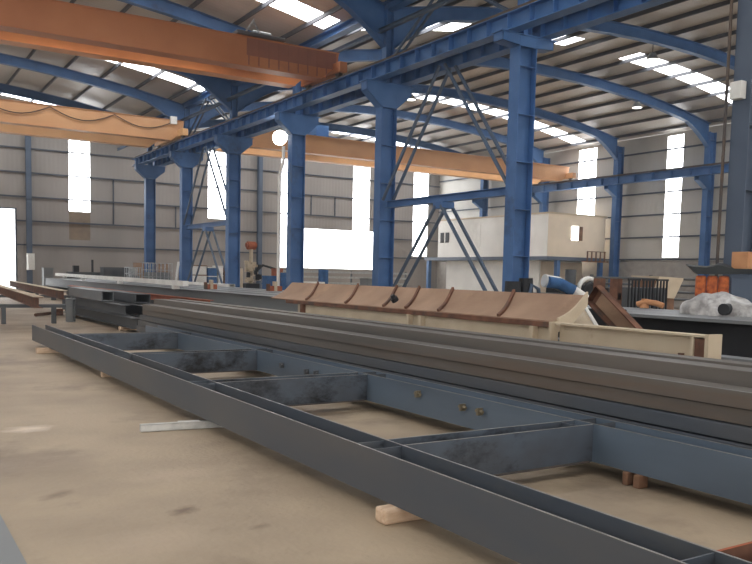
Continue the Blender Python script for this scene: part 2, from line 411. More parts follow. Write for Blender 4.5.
# valley gutter beam and tie above the runway
def ybeam(name, x, y0, y1, z, h, w, m, label, cat):
    o = MB().ibeam((x, y0, z), (x, y1, z), h, w, .014, .01).build(name, m)
    return tag(o, label, cat)
ybeam('valley_beam', XV, YR+.2, YF-.5, 9.48, .26, .3, 'blue', 'long blue beam under the roof valley, along the tops of the centre columns', 'beam')
ybeam('eaves_strut', XV-.3, YR+.2, YF-.5, 8.72, .12, .12, 'blue_dusty', 'thin grey-blue strut above the left runway beam', 'beam')
# runway beams
def runway(x, y0, y1, z0, h, w, label, m='blue', dust=True, step=.75):
    t = thing('crane_runway_beam', (x, y0, z0), label, 'crane runway')
    g = MB(); g.ibeam((x, y0, z0+h/2), (x, y1, z0+h/2), h, w, .018, .012)
    y = y0+.4
    while y < y1-.2:
        for sg in (-1, 1): g.box(x+sg*.006 if sg > 0 else x-w/2+.02, x+w/2-.02 if sg > 0 else x-.006, y, y+.012, z0+.018, z0+h-.018)
        y += step
    g.build('girder', m, t)
    if dust: MB().box(x-w/2-.002, x+w/2+.002, y0, y1, z0+h, z0+h+.03).build('dusty_top_flange', 'dust', t)
    MB().ibeam((x, y0+.1, z0+h+.075), (x, y1-.1, z0+h+.075), .09, .1, .02, .03).build('crane_rail', 'dust', t)
    return t
runway(12.93, YR+.3, 46.4, 7.225, .4, .34, 'long blue crane runway beam with brown dusty top, left side of the centre columns')
runway(13.97, YR+.3, 46.4, 7.225, .4, .34, 'long blue crane runway beam on the right side of the centre columns')
# side row
slab = {2: 'blue wall column near the right edge, right of the second bright wall strip', 3: 'blue wall column at the right end of the beige site office', 4: 'blue wall column rising behind the site office roof',
        5: 'dark blue wall column farthest back above the site office'}
for k, y in enumerate(YALL):
    kk = k-3+(-1) + 0
    idx = {27.19: 2, 33.23: 3, 39.27: 4, 45.31: 5}.get(round(y, 2))
    if idx is None and y < 12: continue
    lab = slab.get(idx, 'blue wall column hidden behind the grey column at the right' if y < 18 else 'blue wall column just behind the grey column at the right edge')
    t = thing('wall_column', (36.95, y, 0), lab, 'column')
    s = MB().ibeam((37.15, y, .02), (37.15, y, 9.2), .5, .32, .018, .012, (1, 0, 0))
    z = 1.0
    while z < 9:
        for sg in (-1, 1): s.box(36.92, 37.38, y+sg*.006, y+sg*.15, z, z+.012)
        z += 1.3
    s.build('shaft', 'blue', t)
    b = MB()
    for yy in (y-.15, y+.14): b.plate([(36.9, yy, 6.3), (36.9, yy, 6.92), (36.2, yy, 6.92), (36.2, yy, 6.7)], (0, 1, 0), .012)
    b.box(36.15, 36.9, y-.18, y+.18, 6.92, 6.945)
    b.plate([(36.9, y-.15, 6.3), (36.2, y-.15, 6.7), (36.2, y+.15, 6.7), (36.9, y+.15, 6.3)], (0, 0, 1), .012)
    b.build('corbel', 'blue', t)
runway(36.45, YR+.3, 50.6, 6.945, .42, .34, 'long blue crane runway beam in front of the right side wall', dust=False, step=1.2)

# bracing in the centre row
def pair(mb, p0, p1, gap=.3, s=.07):
    for d in (-gap/2, gap/2):
        mb.bar((p0[0]+d, p0[1], p0[2]), (p1[0]+d, p1[1], p1[2]), s, s)
def bracing(ya, yb, where):
    ym = (ya+yb)/2
    t = thing('column_bracing', (XV, ym, 3.6), 'blue tie with V-shaped braces, ' + where, 'bracing')
    MB().ibeam((XV, ya+.18, 3.62), (XV, yb-.18, 3.62), .2, .2).build('horizontal_tie', 'blue', t)
    MB().box(XV-.2, XV+.2, ym-.22, ym+.22, 3.34, 3.52).build('gusset_plate', 'blue', t)
    for sg, e in ((-1, ya+.2), (1, yb-.2)):
        q = MB(); pair(q, (XV, ym+sg*.12, 3.42), (XV, e, .35), .36); q.build('leg_brace', 'blue_dusty', t)
        q = MB(); pair(q, (XV, e, 3.75), (XV, ym+sg*.12, 7.15), .36); q.build('upper_brace', 'blue_dusty', t)
        q = MB(); pair(q, (XV, e, 7.75), (XV, ym+sg*.12, 9.32), .2, .06); q.build('roof_brace', 'blue_dusty', t)
bracing(YK[1], YK[2], 'between the two nearest full columns')
bracing(YK[4], YK[5], 'between the fourth and fifth columns far back')

# ------------------------------------------------------------------ cranes
def girder(parent, x0, x1, y, z0, z1, w, m, name='girder', dark=None):
    mb = MB(); xs0, xs1 = x0, x1
    ta = .5
    mb.plate([(xs0+ta, y, z0), (xs1-ta*1.2, y, z0), (xs1-.05, y, z0+(z1-z0)*.55), (xs1, y, z1), (xs0, y, z1), (xs0+.05, y, z0+(z1-z0)*.55)], (0, 1, 0), w)
    mb.box(x0, x1, y-.05, y+w+.05, z1, z1+.02)
    mb.box(x0+ta, x1-ta*1.2, y-.05, y+w+.05, z0-.018, z0)
    return mb.build(name, m, parent)
def end_truck(parent, x, y0, y1, z0, m):
    t = MB().box(x-.14, x+.14, y0, y1, z0+.1, z0+.42).build('end_carriage', m, parent, .02)
    for y in (y0+.3, y1-.3): MB().tube((x-.06, y, z0+.16), (x+.06, y, z0+.16), .16, 20).build('wheel', 'rail', t)
def loops(parent, y, x0, x1, z, n, drop):
    pts = []
    for i in range(n*10+1):
        u = i/10; f = u-math.floor(u)
        pts.append((x0+(x1-x0)*i/(n*10), y, z-drop*math.sin(math.pi*f)))
    MB().path(pts, .022, 6).build('festoon_cable', 'cable', parent)
# crane 1 (nearest, orange)
RZ = 7.625+.12
c1 = thing('bridge_crane', (1.4, 24.2, 7.7), 'nearest deep orange bridge crane at the top left', 'overhead crane')
girder(c1, XL+1.0, 13.0, 23.35, 7.66, 8.5, .42, 'orange')
girder(c1, XL+1.0, 12.75, 24.75, 7.66, 8.5, .42, 'amber')
pl = MB()
for i in range(9): pl.box(9.9+i*.33, 9.93+i*.33, 23.33, 23.352, 7.7, 8.48)
pl.build('stiffened_panel', 'orange_dark', c1)
MB().box(9.85, 12.9, 23.338, 23.352, 7.98, 8.48).build('darker_end_panel', 'orange_dark', c1)
end_truck(c1, 12.93, 22.9, 25.6, RZ, 'orange')
tr = MB().box(9.6, 11.2, 23.5, 24.9, 8.62, 8.72).box(9.8, 10.2, 23.9, 24.5, 8.72, 8.85)
tr.build('trolley_frame', 'steel_dull', c1, .01)
MB().tube((10.3, 24.0, 8.84), (10.9, 24.0, 8.84), .1, 16).build('hoist_drum', 'steel_grey', c1)
MB().bar((9.9, 23.6, 8.7), (10.2, 23.6, 9.15), .04, .04).bar((10.4, 23.6, 8.7), (10.15, 23.6, 9.1), .04, .04).build('cable_arm', 'galv', c1)
# crane 2
c2 = thing('bridge_crane', (1.4, 40.5, 7.6), 'lighter orange bridge crane with looping cable, in front of the far wall at left', 'overhead crane')
girder(c2, XL+1.0, 13.1, 38.6, 7.68, 8.6, .42, 'tan_orange')
girder(c2, XL+1.0, 12.9, 41.4, 7.68, 8.5, .42, 'amber_pale')
end_truck(c2, 12.93, 37.9, 42.3, RZ, 'amber_pale')
loops(c2, 38.53, 1.5, 12.6, 8.52, 4, .42)
MB().box(12.4, 12.7, 38.4, 38.58, 8.4, 8.75).build('cable_box', 'white', c2)
# crane 3 in the right bay
c3 = thing('bridge_crane', (25, 38, 7.4), 'tan orange bridge crane in the right bay, above the site office', 'overhead crane')
girder(c3, 14.2, 36.6, 36.6, 7.46, 8.3, .42, 'tan_orange')
girder(c3, 14.2, 36.4, 38.5, 7.40, 8.2, .42, 'amber_pale')
end_truck(c3, 36.45, 36.0, 39.4, 7.49, 'tan_orange')
end_truck(c3, 13.97, 36.0, 39.4, RZ, 'tan_orange')
MB().box(19.2, 20.5, 36.8, 38.4, 8.34, 8.42).box(19.4, 20.1, 37, 38, 8.42, 8.95).build('trolley_frame', 'blue', c3)
MB().box(18.2, 18.7, 36.7, 37.3, 8.34, 8.9).build('hoist_motor', 'amber', c3)

# ------------------------------------------------------------------ lamps
t = thing('flood_lamp', (13.2, 28.45, 6.56), 'round glowing lamp mounted beside a centre column', 'lamp')
q = MB().tube((13.45, 28.55, 6.56), (13.25, 28.2, 6.52), .2, 24, .27); q.build('reflector', 'white', t)
MB().tube((13.25, 28.2, 6.52), (13.23, 28.16, 6.515), .26, 24).build('lamp_lens', 'lamp', t)
MB().bar((13.45, 28.55, 6.6), (13.45, 27.38, 6.6), .05, .05).build('bracket_arm', 'white', t)
for (x, y, z), w in (((31.5, 27.2, 10.0), 'by the second rafter of the right bay'), ((25.5, 21.4, 10.1), 'beside the top of the nearest full column'), ((22.5, 33.2, 10.2), 'between the upper bracing legs')):
    t = thing('high_bay_lamp', (x, y, z), 'small lamp hanging under the right bay roof ' + w, 'lamp')
    MB().tube((x, y, z), (x, y, z-.25), .12, 16, .24).build('shade', 'galv', t)
    MB().tube((x, y, z-.25), (x, y, z-.265), .22, 16).build('lamp_lens', 'lamp_dim', t)
    MB().tube((x, y, z), (x, y, roof_z(x)-.21), .015, 6).build('hanger', 'rail', t)

# ------------------------------------------------------------------ white pipe on column 4
t = MB().path([(13.05, 27.45, 6.1), (13.05, 27.45, 5.5), (12.98, 27.45, 5.3), (12.9, 27.45, 5.05), (12.9, 27.45, 3.5), (12.9, 27.45, 1.3), (12.9, 27.45, .02)], .06, 10).build('drain_pipe', 'white')
tag(t, 'white pipe running down the column beside the glowing lamp', 'pipe')
t = MB().path([(13.08, 9.3, .035), (13.08, 9.3, 4), (13.08, 9.3, 6.9)], .028, 10).build('conduit_pipe', 'dust')
tag(t, 'thin brown pipe up the left face of the grey column at right edge', 'pipe')
MBx = MB().box(13.02, 13.17, 8.98, 9.2, 4.72, 5.02)
t = MBx.build('junction_box', 'white'); tag(t, 'small white box high on the grey column at the right edge', 'box')

# ------------------------------------------------------------------ the welded frame on the floor
ZB, ZT = .10, .394
fr = thing('beam_grid', (3.8, 7, .1), 'long ladder-shaped grid of welded steel beams lying on blocks in the foreground', 'steel beams')
H = ZT-ZB
def hside(x0, x1, y0, y1, m):
    mb = MB(); t = .013
    mb.box(x0, x0+t, y0, y1, ZB, ZT); mb.box(x1-t, x1, y0, y1, ZB, ZT); mb.box(x0+t, x1-t, y0, y1, (ZB+ZT)/2-.005, (ZB+ZT)/2+.005)
    return mb
sb1 = hside(2.70, 2.955, -1.6, 16.8, 0).build('side_beam', 'steel', fr)
sb2 = hside(4.72, 4.975, -1.6, 16.2, 0).build('side_beam', 'steel_blue', fr); sb2['label'] = 'bluish side beam'
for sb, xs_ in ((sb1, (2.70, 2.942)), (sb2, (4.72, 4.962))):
    for x in xs_: MB().box(x, x+.013, -1.6, 16.2, ZT, ZT+.0025).build('edge_highlight', 'edge', sb)  # thin strips paint the skylight glint along the flange tops
crosses = [1.93, 4.46, 7.80, 10.82, 14.3]
stf = []
for i, yc in enumerate(crosses):
    w = .215
    c = MB(); x0, x1 = 2.957, 4.718
    zb, zt = ZB, ZT-.004; zm = zt-.13
    c.box(x0, x1, yc-w/2, yc-w/2+.013, zb, zt); c.box(x0, x1, yc+w/2-.013, yc+w/2, zb, zt); c.box(x0, x1, yc-w/2+.013, yc+w/2-.013, zm-.005, zm+.005); c.box(x1-.14, x1-.13, yc-w/2+.013, yc+w/2-.013, zm+.005, zt-.004)
    cb = c.build('crossmember', 'steel_cross' if i else 'rust', fr)
    cb['label'] = ['rusty crossmember', 'blue-grey crossmember with brown dusty web', 'crossmember with dark oil stains', 'blue-grey crossmember', 'dark far crossmember'][i]
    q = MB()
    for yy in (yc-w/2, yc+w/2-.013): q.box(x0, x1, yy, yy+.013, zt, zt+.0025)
    q.build('edge_highlight', 'edge' if i else 'rust_orange', cb)  # painted highlight along both flange tops
    MB().box(x0, x1-.14, yc-w/2+.014, yc+w/2-.014, zm+.005, zm+.009).build('dusty_web', 'rust_beam', cb)
    MB().box(x0, x1-.04, yc-w/2-.02, yc-w/2, zb, zb+.012).build('rusty_bottom_lip', 'rust_beam', cb)
    for yy in (yc-w/2, yc+w/2-.01):
        stf.append((2.713, 2.942, yy)); stf.append((4.733, 4.962, yy))
s = hside(2.957, 4.718, 0, 0, 0)
for x0, x1, yy in stf:
    MB().box(x0, x1, yy, yy+.01, (ZB+ZT)/2+.005, ZT-.006).build('stiffener', 'steel', fr)
for y, z in ((6.67, .315), (5.94, .29), (5.69, .288), (9.85, .27), (9.12, .265), (8.86, .275)):
    q = MB().box(4.66, 4.72, y-.012, y+.012, z-.035, z+.03)
    q.tube((4.69, y-.05, z), (4.69, y+.05, z), .014, 8)
    q.build('bolt_cleat', 'cleat' if y < 7 else 'steel', fr)
# dark smudges of scale on webs of the frame
def block(x0, x1, y0, y1, z0, z1, m, name, label, cat, bev=.01, grp=None):
    o = MB().box(x0, x1, y0, y1, z0, z1).build(name, m, None, bev); return tag(o, label, cat, grp)
block(2.60, 3.12, 4.0, 4.125, 0, .099, 'wood', 'timber_block', 'pale timber block under the near side of the frame at bottom centre', 'block', .022)
block(4.69, 4.79, 3.98, 4.03, 0, .099, 'wood_brown', 'timber_block', 'left one of the two brown blocks under the bluish side of the frame', 'block')
block(4.69, 4.79, 3.87, 3.93, 0, .099, 'wood_brown', 'timber_block', 'right one of the two brown blocks under the bluish side of the frame', 'block')
block(2.5, 2.9, 15.1, 15.22, 0, .099, 'wood', 'timber_block', 'small pale block under the far left end of the frame', 'block')
block(2.75, 3.1, 11.5, 11.6, 0, .099, 'wood', 'timber_block', 'timber block under the middle of the frame near side', 'block')
block(4.72, 4.98, 11.5, 11.6, 0, .099, 'wood', 'timber_block', 'timber block under the middle of the frame far side', 'block')
# galvanised square tube on the floor
t = thing('square_tube', (2.13, 7.5, 0), 'short pale galvanised square tube on the floor, poking under the frame', 'metal tube')
q = MB(); a = Vector((2.13, 7.48, .036)); b = Vector((3.35, 7.33, .036)); d = (b-a).normalized(); sd = Vector((-d.y, d.x, 0))
for off, w, h in ((sd*.031, .006, .068), (-sd*.031, .006, .068)): q.bar(a+off, b+off, w, h)
q.bar(a+Vector((0, 0, .031)), b+Vector((0, 0, .031)), .068, .006); q.bar(a-Vector((0, 0, .031)), b-Vector((0, 0, .031)), .068, .006)
q.build('tube_wall', 'zinc', t)
q = MB(); q.bar(a+d*.35+Vector((0, 0, .037)), a+d*.55+Vector((0, 0, .037)), .072, .008); q.build('welded_patch', 'white', t)
# grey plate bottom left
t = MB().box(.12, .655, 1.0, 6.0, 0, .012).build('steel_plate', 'steel_grey'); tag(t, 'grey steel plate on the floor at the bottom left corner', 'steel plate')

# ------------------------------------------------------------------ stack of long members behind the frame
grp = 'long grey steel members stacked behind the frame'
tops = [.27, .391, .513, .63, .754]
names_ = ['lowest', 'second lowest', 'third from the bottom', 'second from the top', 'top']
z0 = .13
for i, zt_ in enumerate(tops):
    m = ['steel', 'steel', 'steel_grey' if False else 'steel', 'steel_brown', 'steel_brown'][i]
    dx = [0, 0, .0, .035, .0][i]
    ya = -1.8+.07*i; yb = 18.2-.12*i
    gap = [.0, .006, .014, .006, .006][i]
    zb_ = (tops[i-1] if i else .13)+gap*.9
    mb = MB().hollow(5.1+dx, 5.37+dx, ya, yb, zb_, zt_-.002, .009)
    o = mb.build('steel_tube_section', m, None, .004)
    if i >= 4: MB().box(5.1+dx, 5.12+dx, ya, yb, zt_-.002, zt_+.001).build('edge_highlight', 'edge', o)  # painted highlight on the front top edge
    tag(o, 'long grey hollow steel section, front row of the stack, %s one' % names_[i], 'steel section', grp)
for row, (xx, wd, zts) in enumerate(((5.44, .26, (.32, .59, .857)), (5.74, .2, (.32, .59, .872)))):
    for i, zt_ in enumerate(zts):
        zb_ = zts[i-1]+.006 if i else .13
        mb = MB().hollow(xx, xx+wd, -1.5-.1*i, 18.35-.15*i-row*.2, zb_, zt_, .009)
        o = mb.build('steel_tube_section', 'steel_brown' if i == 2 else 'steel', None, .004)
        if i == 2: tag(o, 'long grey hollow steel section on top of the stack, %s row' % ('middle' if row == 0 else 'rear'), 'steel section', grp)
        else: tag(o, 'grey hollow steel section hidden inside the %s row of the stack' % ('middle' if row == 0 else 'rear'), 'steel section', grp)
for j, y in enumerate((0.5, 6.2, 11.2, 15.4)):
    block(5.05, 6.0, y, y+.12, 0, .128, 'wood_brown', 'timber_bearer', 'brown timber bearer under the long steel stack, %s' % ['nearest', 'second', 'third', 'farthest'][j], 'timber')

# ------------------------------------------------------------------ short beam stack at left
def hbeam(x, y0, y1, z0, h, w, m, name, label, grp=None, flat=False):
    mb = MB()
    if flat: mb.ibeam((x, y0, z0+w/2), (x, y1, z0+w/2), h, w, .013, .009, (1, 0, 0))
    else: mb.ibeam((x, y0, z0+h/2), (x, y1, z0+h/2), h, w, .013, .009)
    o = mb.build(name, m); return tag(o, label, 'steel beam', grp)
g2 = 'short grey beams stacked beyond the frame'
hbeam(5.42, 19.3, 27.5, .1, .25, .25, 'steel_dull', 'steel_beam', 'bottom front beam of the short grey stack left of the long stack', g2)
hbeam(5.85, 19.0, 27.4, .1, .25, .25, 'steel_dull', 'steel_beam', 'bottom middle beam of the short grey stack left of the long stack', g2)
hbeam(6.28, 19.2, 27.4, .1, .25, .25, 'steel_dull', 'steel_beam', 'bottom rear beam of the short grey stack left of the long stack', g2)
MB_ = MB().hollow(5.55, 6.45, 18.9, 19.3, .37, .6, .02)
hbeam(5.5, 20.6, 26.8, .36, .25, .25, 'steel_dull', 'steel_beam', 'upper front beam of the short grey stack', g2)
hbeam(6.25, 18.6, 27.6, .36, .25, .3, 'steel_dull', 'steel_beam', 'upper rear beam of the short grey stack, its end facing the camera', g2)
hbeam(5.9, 18.75, 27.6, .36, .25, .3, 'black', 'steel_beam', 'dark upper middle beam of the short grey stack', g2)
t = MB().hollow(5.4, 5.72, 22.6, 26.8, .63, .9, .02).build('box_section', 'steel_grey'); tag(t, 'grey hollow box section with open end, on top of the short stack', 'steel section')
t = MB().hollow(6.0, 6.4, 21.5, 30, .63, .86, .02).build('box_section', 'steel_dull'); tag(t, 'dull hollow box section behind the open-ended one on the short stack', 'steel section')
for j, y in enumerate((20.2, 26.0)):
    block(5.25, 6.5, y, y+.12, 0, .099, 'wood', 'timber_bearer', 'pale timber bearer under the short grey stack, %s one' % ['near', 'far'][j], 'timber')
# upright stub
t = thing('beam_stub', (4.84, 23.8, 0), 'short grey beam stub standing upright on the floor at left', 'steel beam')
MB().ibeam((4.84, 23.8, .015), (4.84, 23.8, .63), .2, .2, .014, .01, (.6, .8, 0)).build('stub_shaft', 'steel_grey', t)
MB().box(4.72, 4.96, 23.68, 23.92, .63, .66).build('top_plate', 'steel_grey', t)
MB().box(4.74, 4.94, 23.7, 23.9, 0, .015).build('bottom_plate', 'steel_grey', t)
# brown beams with pale top flanges on grey supports
g3 = 'brown beams with pale tops at the left edge'
for i, (xa, ya, xb, yb, lb) in enumerate(((3.53, 21.0, 4.5, 37.5, 'front'), (5.28, 27.0, 6.35, 46, 'rear'))):
    z = .8
    t = thing('rusty_beam', (xa, ya, z-.26), 'long rusty brown beam with pale top flange at the left edge, %s one' % lb, 'steel beam', g3)
    MB().ibeam((xa, ya, z-.15), (xb, yb, z-.15), .26, .2, .014, .01).build('beam_web', 'rust', t)
    MB().bar((xa, ya, z-.01), (xb, yb, z-.01), .25, .016).build('pale_top_flange', 'cream', t)
for i, y in enumerate((23.2, 31.0, 36.5)):
    xe = 4.6 if i == 0 else 6.4
    t = MB().box(2.9, xe, y, y+.2, .43, .518).box(3.0, 3.1, y, y+.2, 0, .43).box(xe-.35, xe-.25, y, y+.2, 0, .43).build('grey_trestle', 'steel_dull')
    tag(t, 'low grey steel trestle under the rusty brown beams, %s one' % ['nearest', 'middle', 'farthest'][i], 'trestle')
t = MB().tube((4.35, 26.4, .06), (5.1, 27.3, .08), .05, 10).box(5.05, 5.3, 27.2, 27.4, 0, .2).build('iron_bar', 'rust'); tag(t, 'small dark rusty bar lying on the floor at left', 'metal bar')

# ------------------------------------------------------------------ long grey beams mid distance (left centre)
g4 = 'long grey beams on trestles in the middle distance'
for i in range(7):
    x = 7.75+i*.44
    y0 = 15.6+(i % 3)*.5+i*.3; y1 = 44-(i % 2)*1.5
    y0 = 12.6+i*.3 if i < 3 else y0
    hbeam(x, y0, y1, .62, .36, .4, 'steel_grey' if i % 2 == 0 else 'steel_dull', 'long_beam', 'long grey beam in the middle distance, %s across from the front' % ['first', 'second', 'third', 'fourth', 'fifth', 'sixth', 'seventh'][i], g4)
hbeam(7.3, 19.5, 36, .62, .16, .2, 'rust_orange', 'oxide_beam', 'red-oxide painted beam in front of the long grey beams at left centre')
q = MB(); q.bar((8.75, 46.5, 1.15), (7.35, 21.5, 1.15), .16, .14)
for y in (22.5, 30, 38, 43.5):
    x = 7.35+(y-21.5)*1.4/25; q.box(x-.08, x+.08, y-.1, y+.1, .98, 1.08)
t = q.build('white_beam', 'white'); tag(t, 'long white painted section laid at a slight angle on the grey beams', 'steel section')
t = MB().hollow(10.4, 10.62, 26, 46, .985, 1.08, .01).build('white_beam', 'white'); tag(t, 'shorter white section lying beside the long white one', 'steel section')
for i, y in enumerate((18.5, 24, 30, 35, 40)):
    t = MB().box(7.1, 11.1, y, y+.2, .48, .618).box(7.3, 7.5, y, y+.2, 0, .48).box(10.9, 11.1, y, y+.2, 0, .48).build('steel_trestle', 'steel_dull')
    tag(t, 'steel trestle under the long grey beams, %s from the near end' % ['first', 'second', 'third', 'fourth', 'fifth'][i], 'trestle')
for (x, y, w, lb) in ((8.6, 22.9, .3, 'left'), (9.9, 21.3, .38, 'right')):
    t = thing('clamp_fixture', (x, y, .98), 'rusty orange clamp lying on the grey beams in mid distance, %s one' % lb, 'clamp')
    MB().box(x-w/2, x+w/2, y-.1, y+.1, .98, 1.12).build('clamp_body', 'rust_orange', t)
    MB().box(x-.06, x+.02, y-.14, y+.02, .98, 1.25).build('clamp_jaw', 'cream', t)
    MB().box(x-w/2-.08, x-w/2, y-.12, y-.02, .98, 1.18).build('clamp_screw', 'rust', t)

# ------------------------------------------------------------------ tan curved duct with cream base
du = thing('curved_duct', (7.0, 10, 0), 'long tan rusted curved duct with slanted seams on a cream base', 'duct')
Y0, Y1 = 6.75, 14.4
def arc(u):          # u 0 front lip .. 1 rear lip
    return (6.62+.45*u, 1.0+.30*u-.05*math.sin(math.pi*u))
nseg = 10
mb = MB()
for i in range(nseg):
    (xa, za), (xb, zb2) = arc(i/nseg), arc((i+1)/nseg)
    mb.plate([(xa, Y0, za), (xb, Y0, zb2), (xb, Y1, zb2), (xa, Y1, za)], (-.3, 0, 1), .02)
mb.build('duct_shell', 'trough', du)
for yy in (7.7, 8.95, 9.75, 10.35, 11.5, 12.9):
    r = MB()
    for i in range(nseg):
        (xa, za), (xb, zb2) = arc(i/nseg), arc((i+1)/nseg)
        r.plate([(xa, yy+.03*yy*i/nseg, za+.02), (xb, yy+.03*yy*(i+1)/nseg, zb2+.02), (xb, yy+.03*yy*(i+1)/nseg+.05, zb2+.02), (xa, yy+.03*yy*i/nseg+.05, za+.02)], (-.3, 0, 1), .035)
    r.build('seam_rib', 'rust', du)
MB().box(6.55, 6.66, Y0, 13.6, .95, 1.01).build('rusty_lip', 'rust', du)
MB().box(6.6, 6.63, Y0, 13.2, .45, .95).build('cream_side_panel', 'cream', du)
for yy in (7.0, 9.25, 9.55, 12.9):
    MB().box(6.52, 6.6, yy, yy+.06, .45, .95).build('stiffener_plate', 'rust' if yy > 12 else 'cream', du)
MB().box(6.55, 7.05, Y0, 13.6, .42, .45).build('bottom_plate', 'cream', du)
mbp = MB(); pts = []
for i in range(nseg+1):
    x, z = arc(i/nseg); pts.append((x, Y0-.03, z+.06))
for i in range(nseg, -1, -1):
    x, z = arc(i/nseg); pts.append((x, Y0-.03, z-.10))
for i in range(nseg):
    a, b2 = i, i+1
    mbp.plate([pts[a], pts[b2], pts[2*nseg+1-b2], pts[2*nseg+1-a]], (0, -1, 0), .03)
mbp.box(6.5, 6.62, Y0-.06, Y0-.03, .45, 1.02)
mbp.build('cream_end_rim', 'cream', du)
for yy in (7.6, 12.4):
    MB().box(6.65, 7.0, yy, yy+.15, 0, .42).build('support_block', 'steel_dull', du)
t = MB().tube((6.66, 10.1, 1.12), (6.62, 10.1, 1.17), .055, 16).tube((6.62, 10.1, 1.17), (6.6, 10.1, 1.21), .035, 10).build('paint_tin', 'darkgap'); tag(t, 'small dark tin sitting in the tan duct', 'tin')
# cream beam with end plates
cb = thing('cream_beam', (6.6, 5.6, .5), 'cream painted steel beam with end plates right of the tan duct', 'steel beam')
MB().ibeam((6.62, 4.72, .76), (6.62, 6.66, .76), .5, .16, .02, .012).build('beam_body', 'cream', cb)
MB().box(6.52, 6.72, 4.68, 4.72, .48, 1.02).build('end_plate', 'cream', cb)
MB().box(6.545, 6.61, 4.86, 4.89, .53, .99).build('web_stiffener', 'cream', cb)
MB().box(6.56, 6.608, 4.727, 4.855, .55, .975).build('rusty_end_pocket', 'rust', cb)
MB().box(6.58, 6.612, 5.0, 5.05, .62, .82).build('lifting_slot', 'rust', cb)
block(6.45, 6.8, 5.0, 5.2, 0, .508, 'wood_brown', 'support_crate', 'brown block under the near part of the cream beam', 'block')
block(6.45, 6.8, 6.2, 6.4, 0, .508, 'wood_brown', 'support_crate', 'brown block under the far part of the cream beam', 'block')
# cream folded sheet behind it
t = thing('cream_hopper', (7.6, 6.6, 0), 'cream folded hopper panel leaning behind the cream beam', 'steel panel')
MB().plate([(7.12, 6.6, .93), (7.12, 7.25, .93), (7.7, 7.72, 1.215), (7.7, 7.42, 1.2)], (-.3, 0, 1), .02).build('sloping_panel', 'cream', t)
MB().plate([(7.12, 6.54, .93), (7.12, 6.6, .93), (7.7, 7.42, 1.2), (7.7, 7.36, 1.2)], (-.2, 0, 1), .04).build('panel_rim', 'white', t)
MB().box(7.3, 7.36, 6.9, 7.2, 0, 1.0).build('panel_leg', 'steel_dull', t)
# leaning rusty channel
t = thing('rusty_channel', (8.0, 6.9, .6), 'rusty brown channel leaning diagonally behind the cream beam', 'steel channel')
UPC = (0, -.6, .8)
MB().channel((8.06, 6.1, .30), (8.06, 7.48, 1.32), .27, -.11, .016, up=UPC).build('channel_body', 'rust', t)
MB().bar((8.05, 6.12, .31), (8.05, 7.42, 1.27), .01, .2, UPC).build('tan_inner_face', 'trough', t)
MB().box(7.97, 8.15, 6.02, 6.2, 0, .2).build('channel_foot', 'rust', t)
block(8.12, 8.5, 7.35, 7.7, 0, 1.12, 'black', 'support_stand', 'black stand under the top of the leaning rusty channel', 'stand')

# big dark girder at right with grey top flange
g5 = 'wide grey beams behind the dark girder'
t = thing('plate_girder', (9.2, 6, 0), 'large dark plate girder with light grey top flange at the right', 'steel beam')
MB().box(9.0, 9.5, 1.0, 15.0, 1.01, 1.04).box(8.996, 9.0, 1.0, 15, 1.0, 1.042).build('top_flange', 'steel_grey', t)
MB().box(9.24, 9.26, 1.0, 15.0, .43, 1.01).build('shaded_girder_web', 'black', t)  # shade below the top flange is put into the black colour
MB().box(9.0, 9.5, 1.0, 15.0, .40, .43).build('bottom_flange', 'steel_brown', t)
for i in range(4):
    x = 9.83+i*.51
    hbeam(x, 1.5+(i % 2)*.4, 15.2-(i % 3)*.7, .40, .62, .5, 'steel_grey', 'wide_beam', 'wide grey beam behind the dark girder, %s row back' % ['first', 'second', 'third', 'fourth', 'fifth'][i], g5)
for i, y in enumerate((3, 8, 13)):
    block(8.95, 11.7, y, y+.2, 0, .399, 'wood_brown', 'timber_bearer', 'timber bearer under the wide grey beams at right, %s one' % ['near', 'middle', 'far'][i], 'timber')
t = MB().box(8.1, 8.4, 1.5, 5.6, .5, .6).box(8.1, 8.4, 2.0, 2.2, 0, .5).box(8.1, 8.4, 5.0, 5.2, 0, .5).build('rusty_rail', 'rust'); tag(t, 'rusty brown beam below the dark girder at the right edge', 'steel beam')
t = MB().hollow(7.6, 7.85, 1.5, 9, .62, .72, .01).box(7.65, 7.8, 3, 3.2, 0, .62).box(7.65, 7.8, 8, 8.2, 0, .62).build('pale_rail', 'steel_grey'); tag(t, 'thin pale rail in front of the dark girder', 'steel section')

# ------------------------------------------------------------------ site office
of = thing('site_office', (34.6, 39, 0), 'two-storey beige and white cabin office against the right wall', 'cabin')
def wallbox(name, m, x0, x1, y0, y1, z0, z1, holes=()):
    return MB().box(x0, x1, y0, y1, z0, z1).build(name, m, of)
wallbox('upper_cabin', 'beige_panel', 32.3, 36.85, 33.75, 44.0, 2.75, 5.12)
MB().box(32.27, 32.3, 33.75, 44.0, 2.75, 5.12).build('white_side_cladding', 'white_panel', of)
wallbox('roof_edge', 'cream', 32.2, 36.88, 33.65, 44.1, 5.12, 5.2)
wallbox('floor_beam', 'greyblue', 32.25, 36.88, 33.68, 45.5, 2.55, 2.75)
wallbox('lower_cabin', 'white_panel', 33.4, 36.85, 35.5, 44.5, 0, 2.55)
MB().box(33.5, 36.85, 35.46, 35.5, 0, 2.5).build('lower_front_panel', 'beige_panel', of)
for x, y in ((33.25, 33.9), (36.7, 33.9), (32.45, 45.2)):
    MB().box(x-.12, x+.12, y-.12, y+.12, 0, 2.55).build('post', 'blue', of)
w = MB().box(34.12, 34.66, 33.72, 33.75, 3.72, 4.5).build('window', 'day_win', of); w['label'] = 'bright window beside a brown shutter'
MB().box(34.66, 34.98, 33.71, 33.75, 3.7, 4.5).build('shutter', 'wood_brown', of)
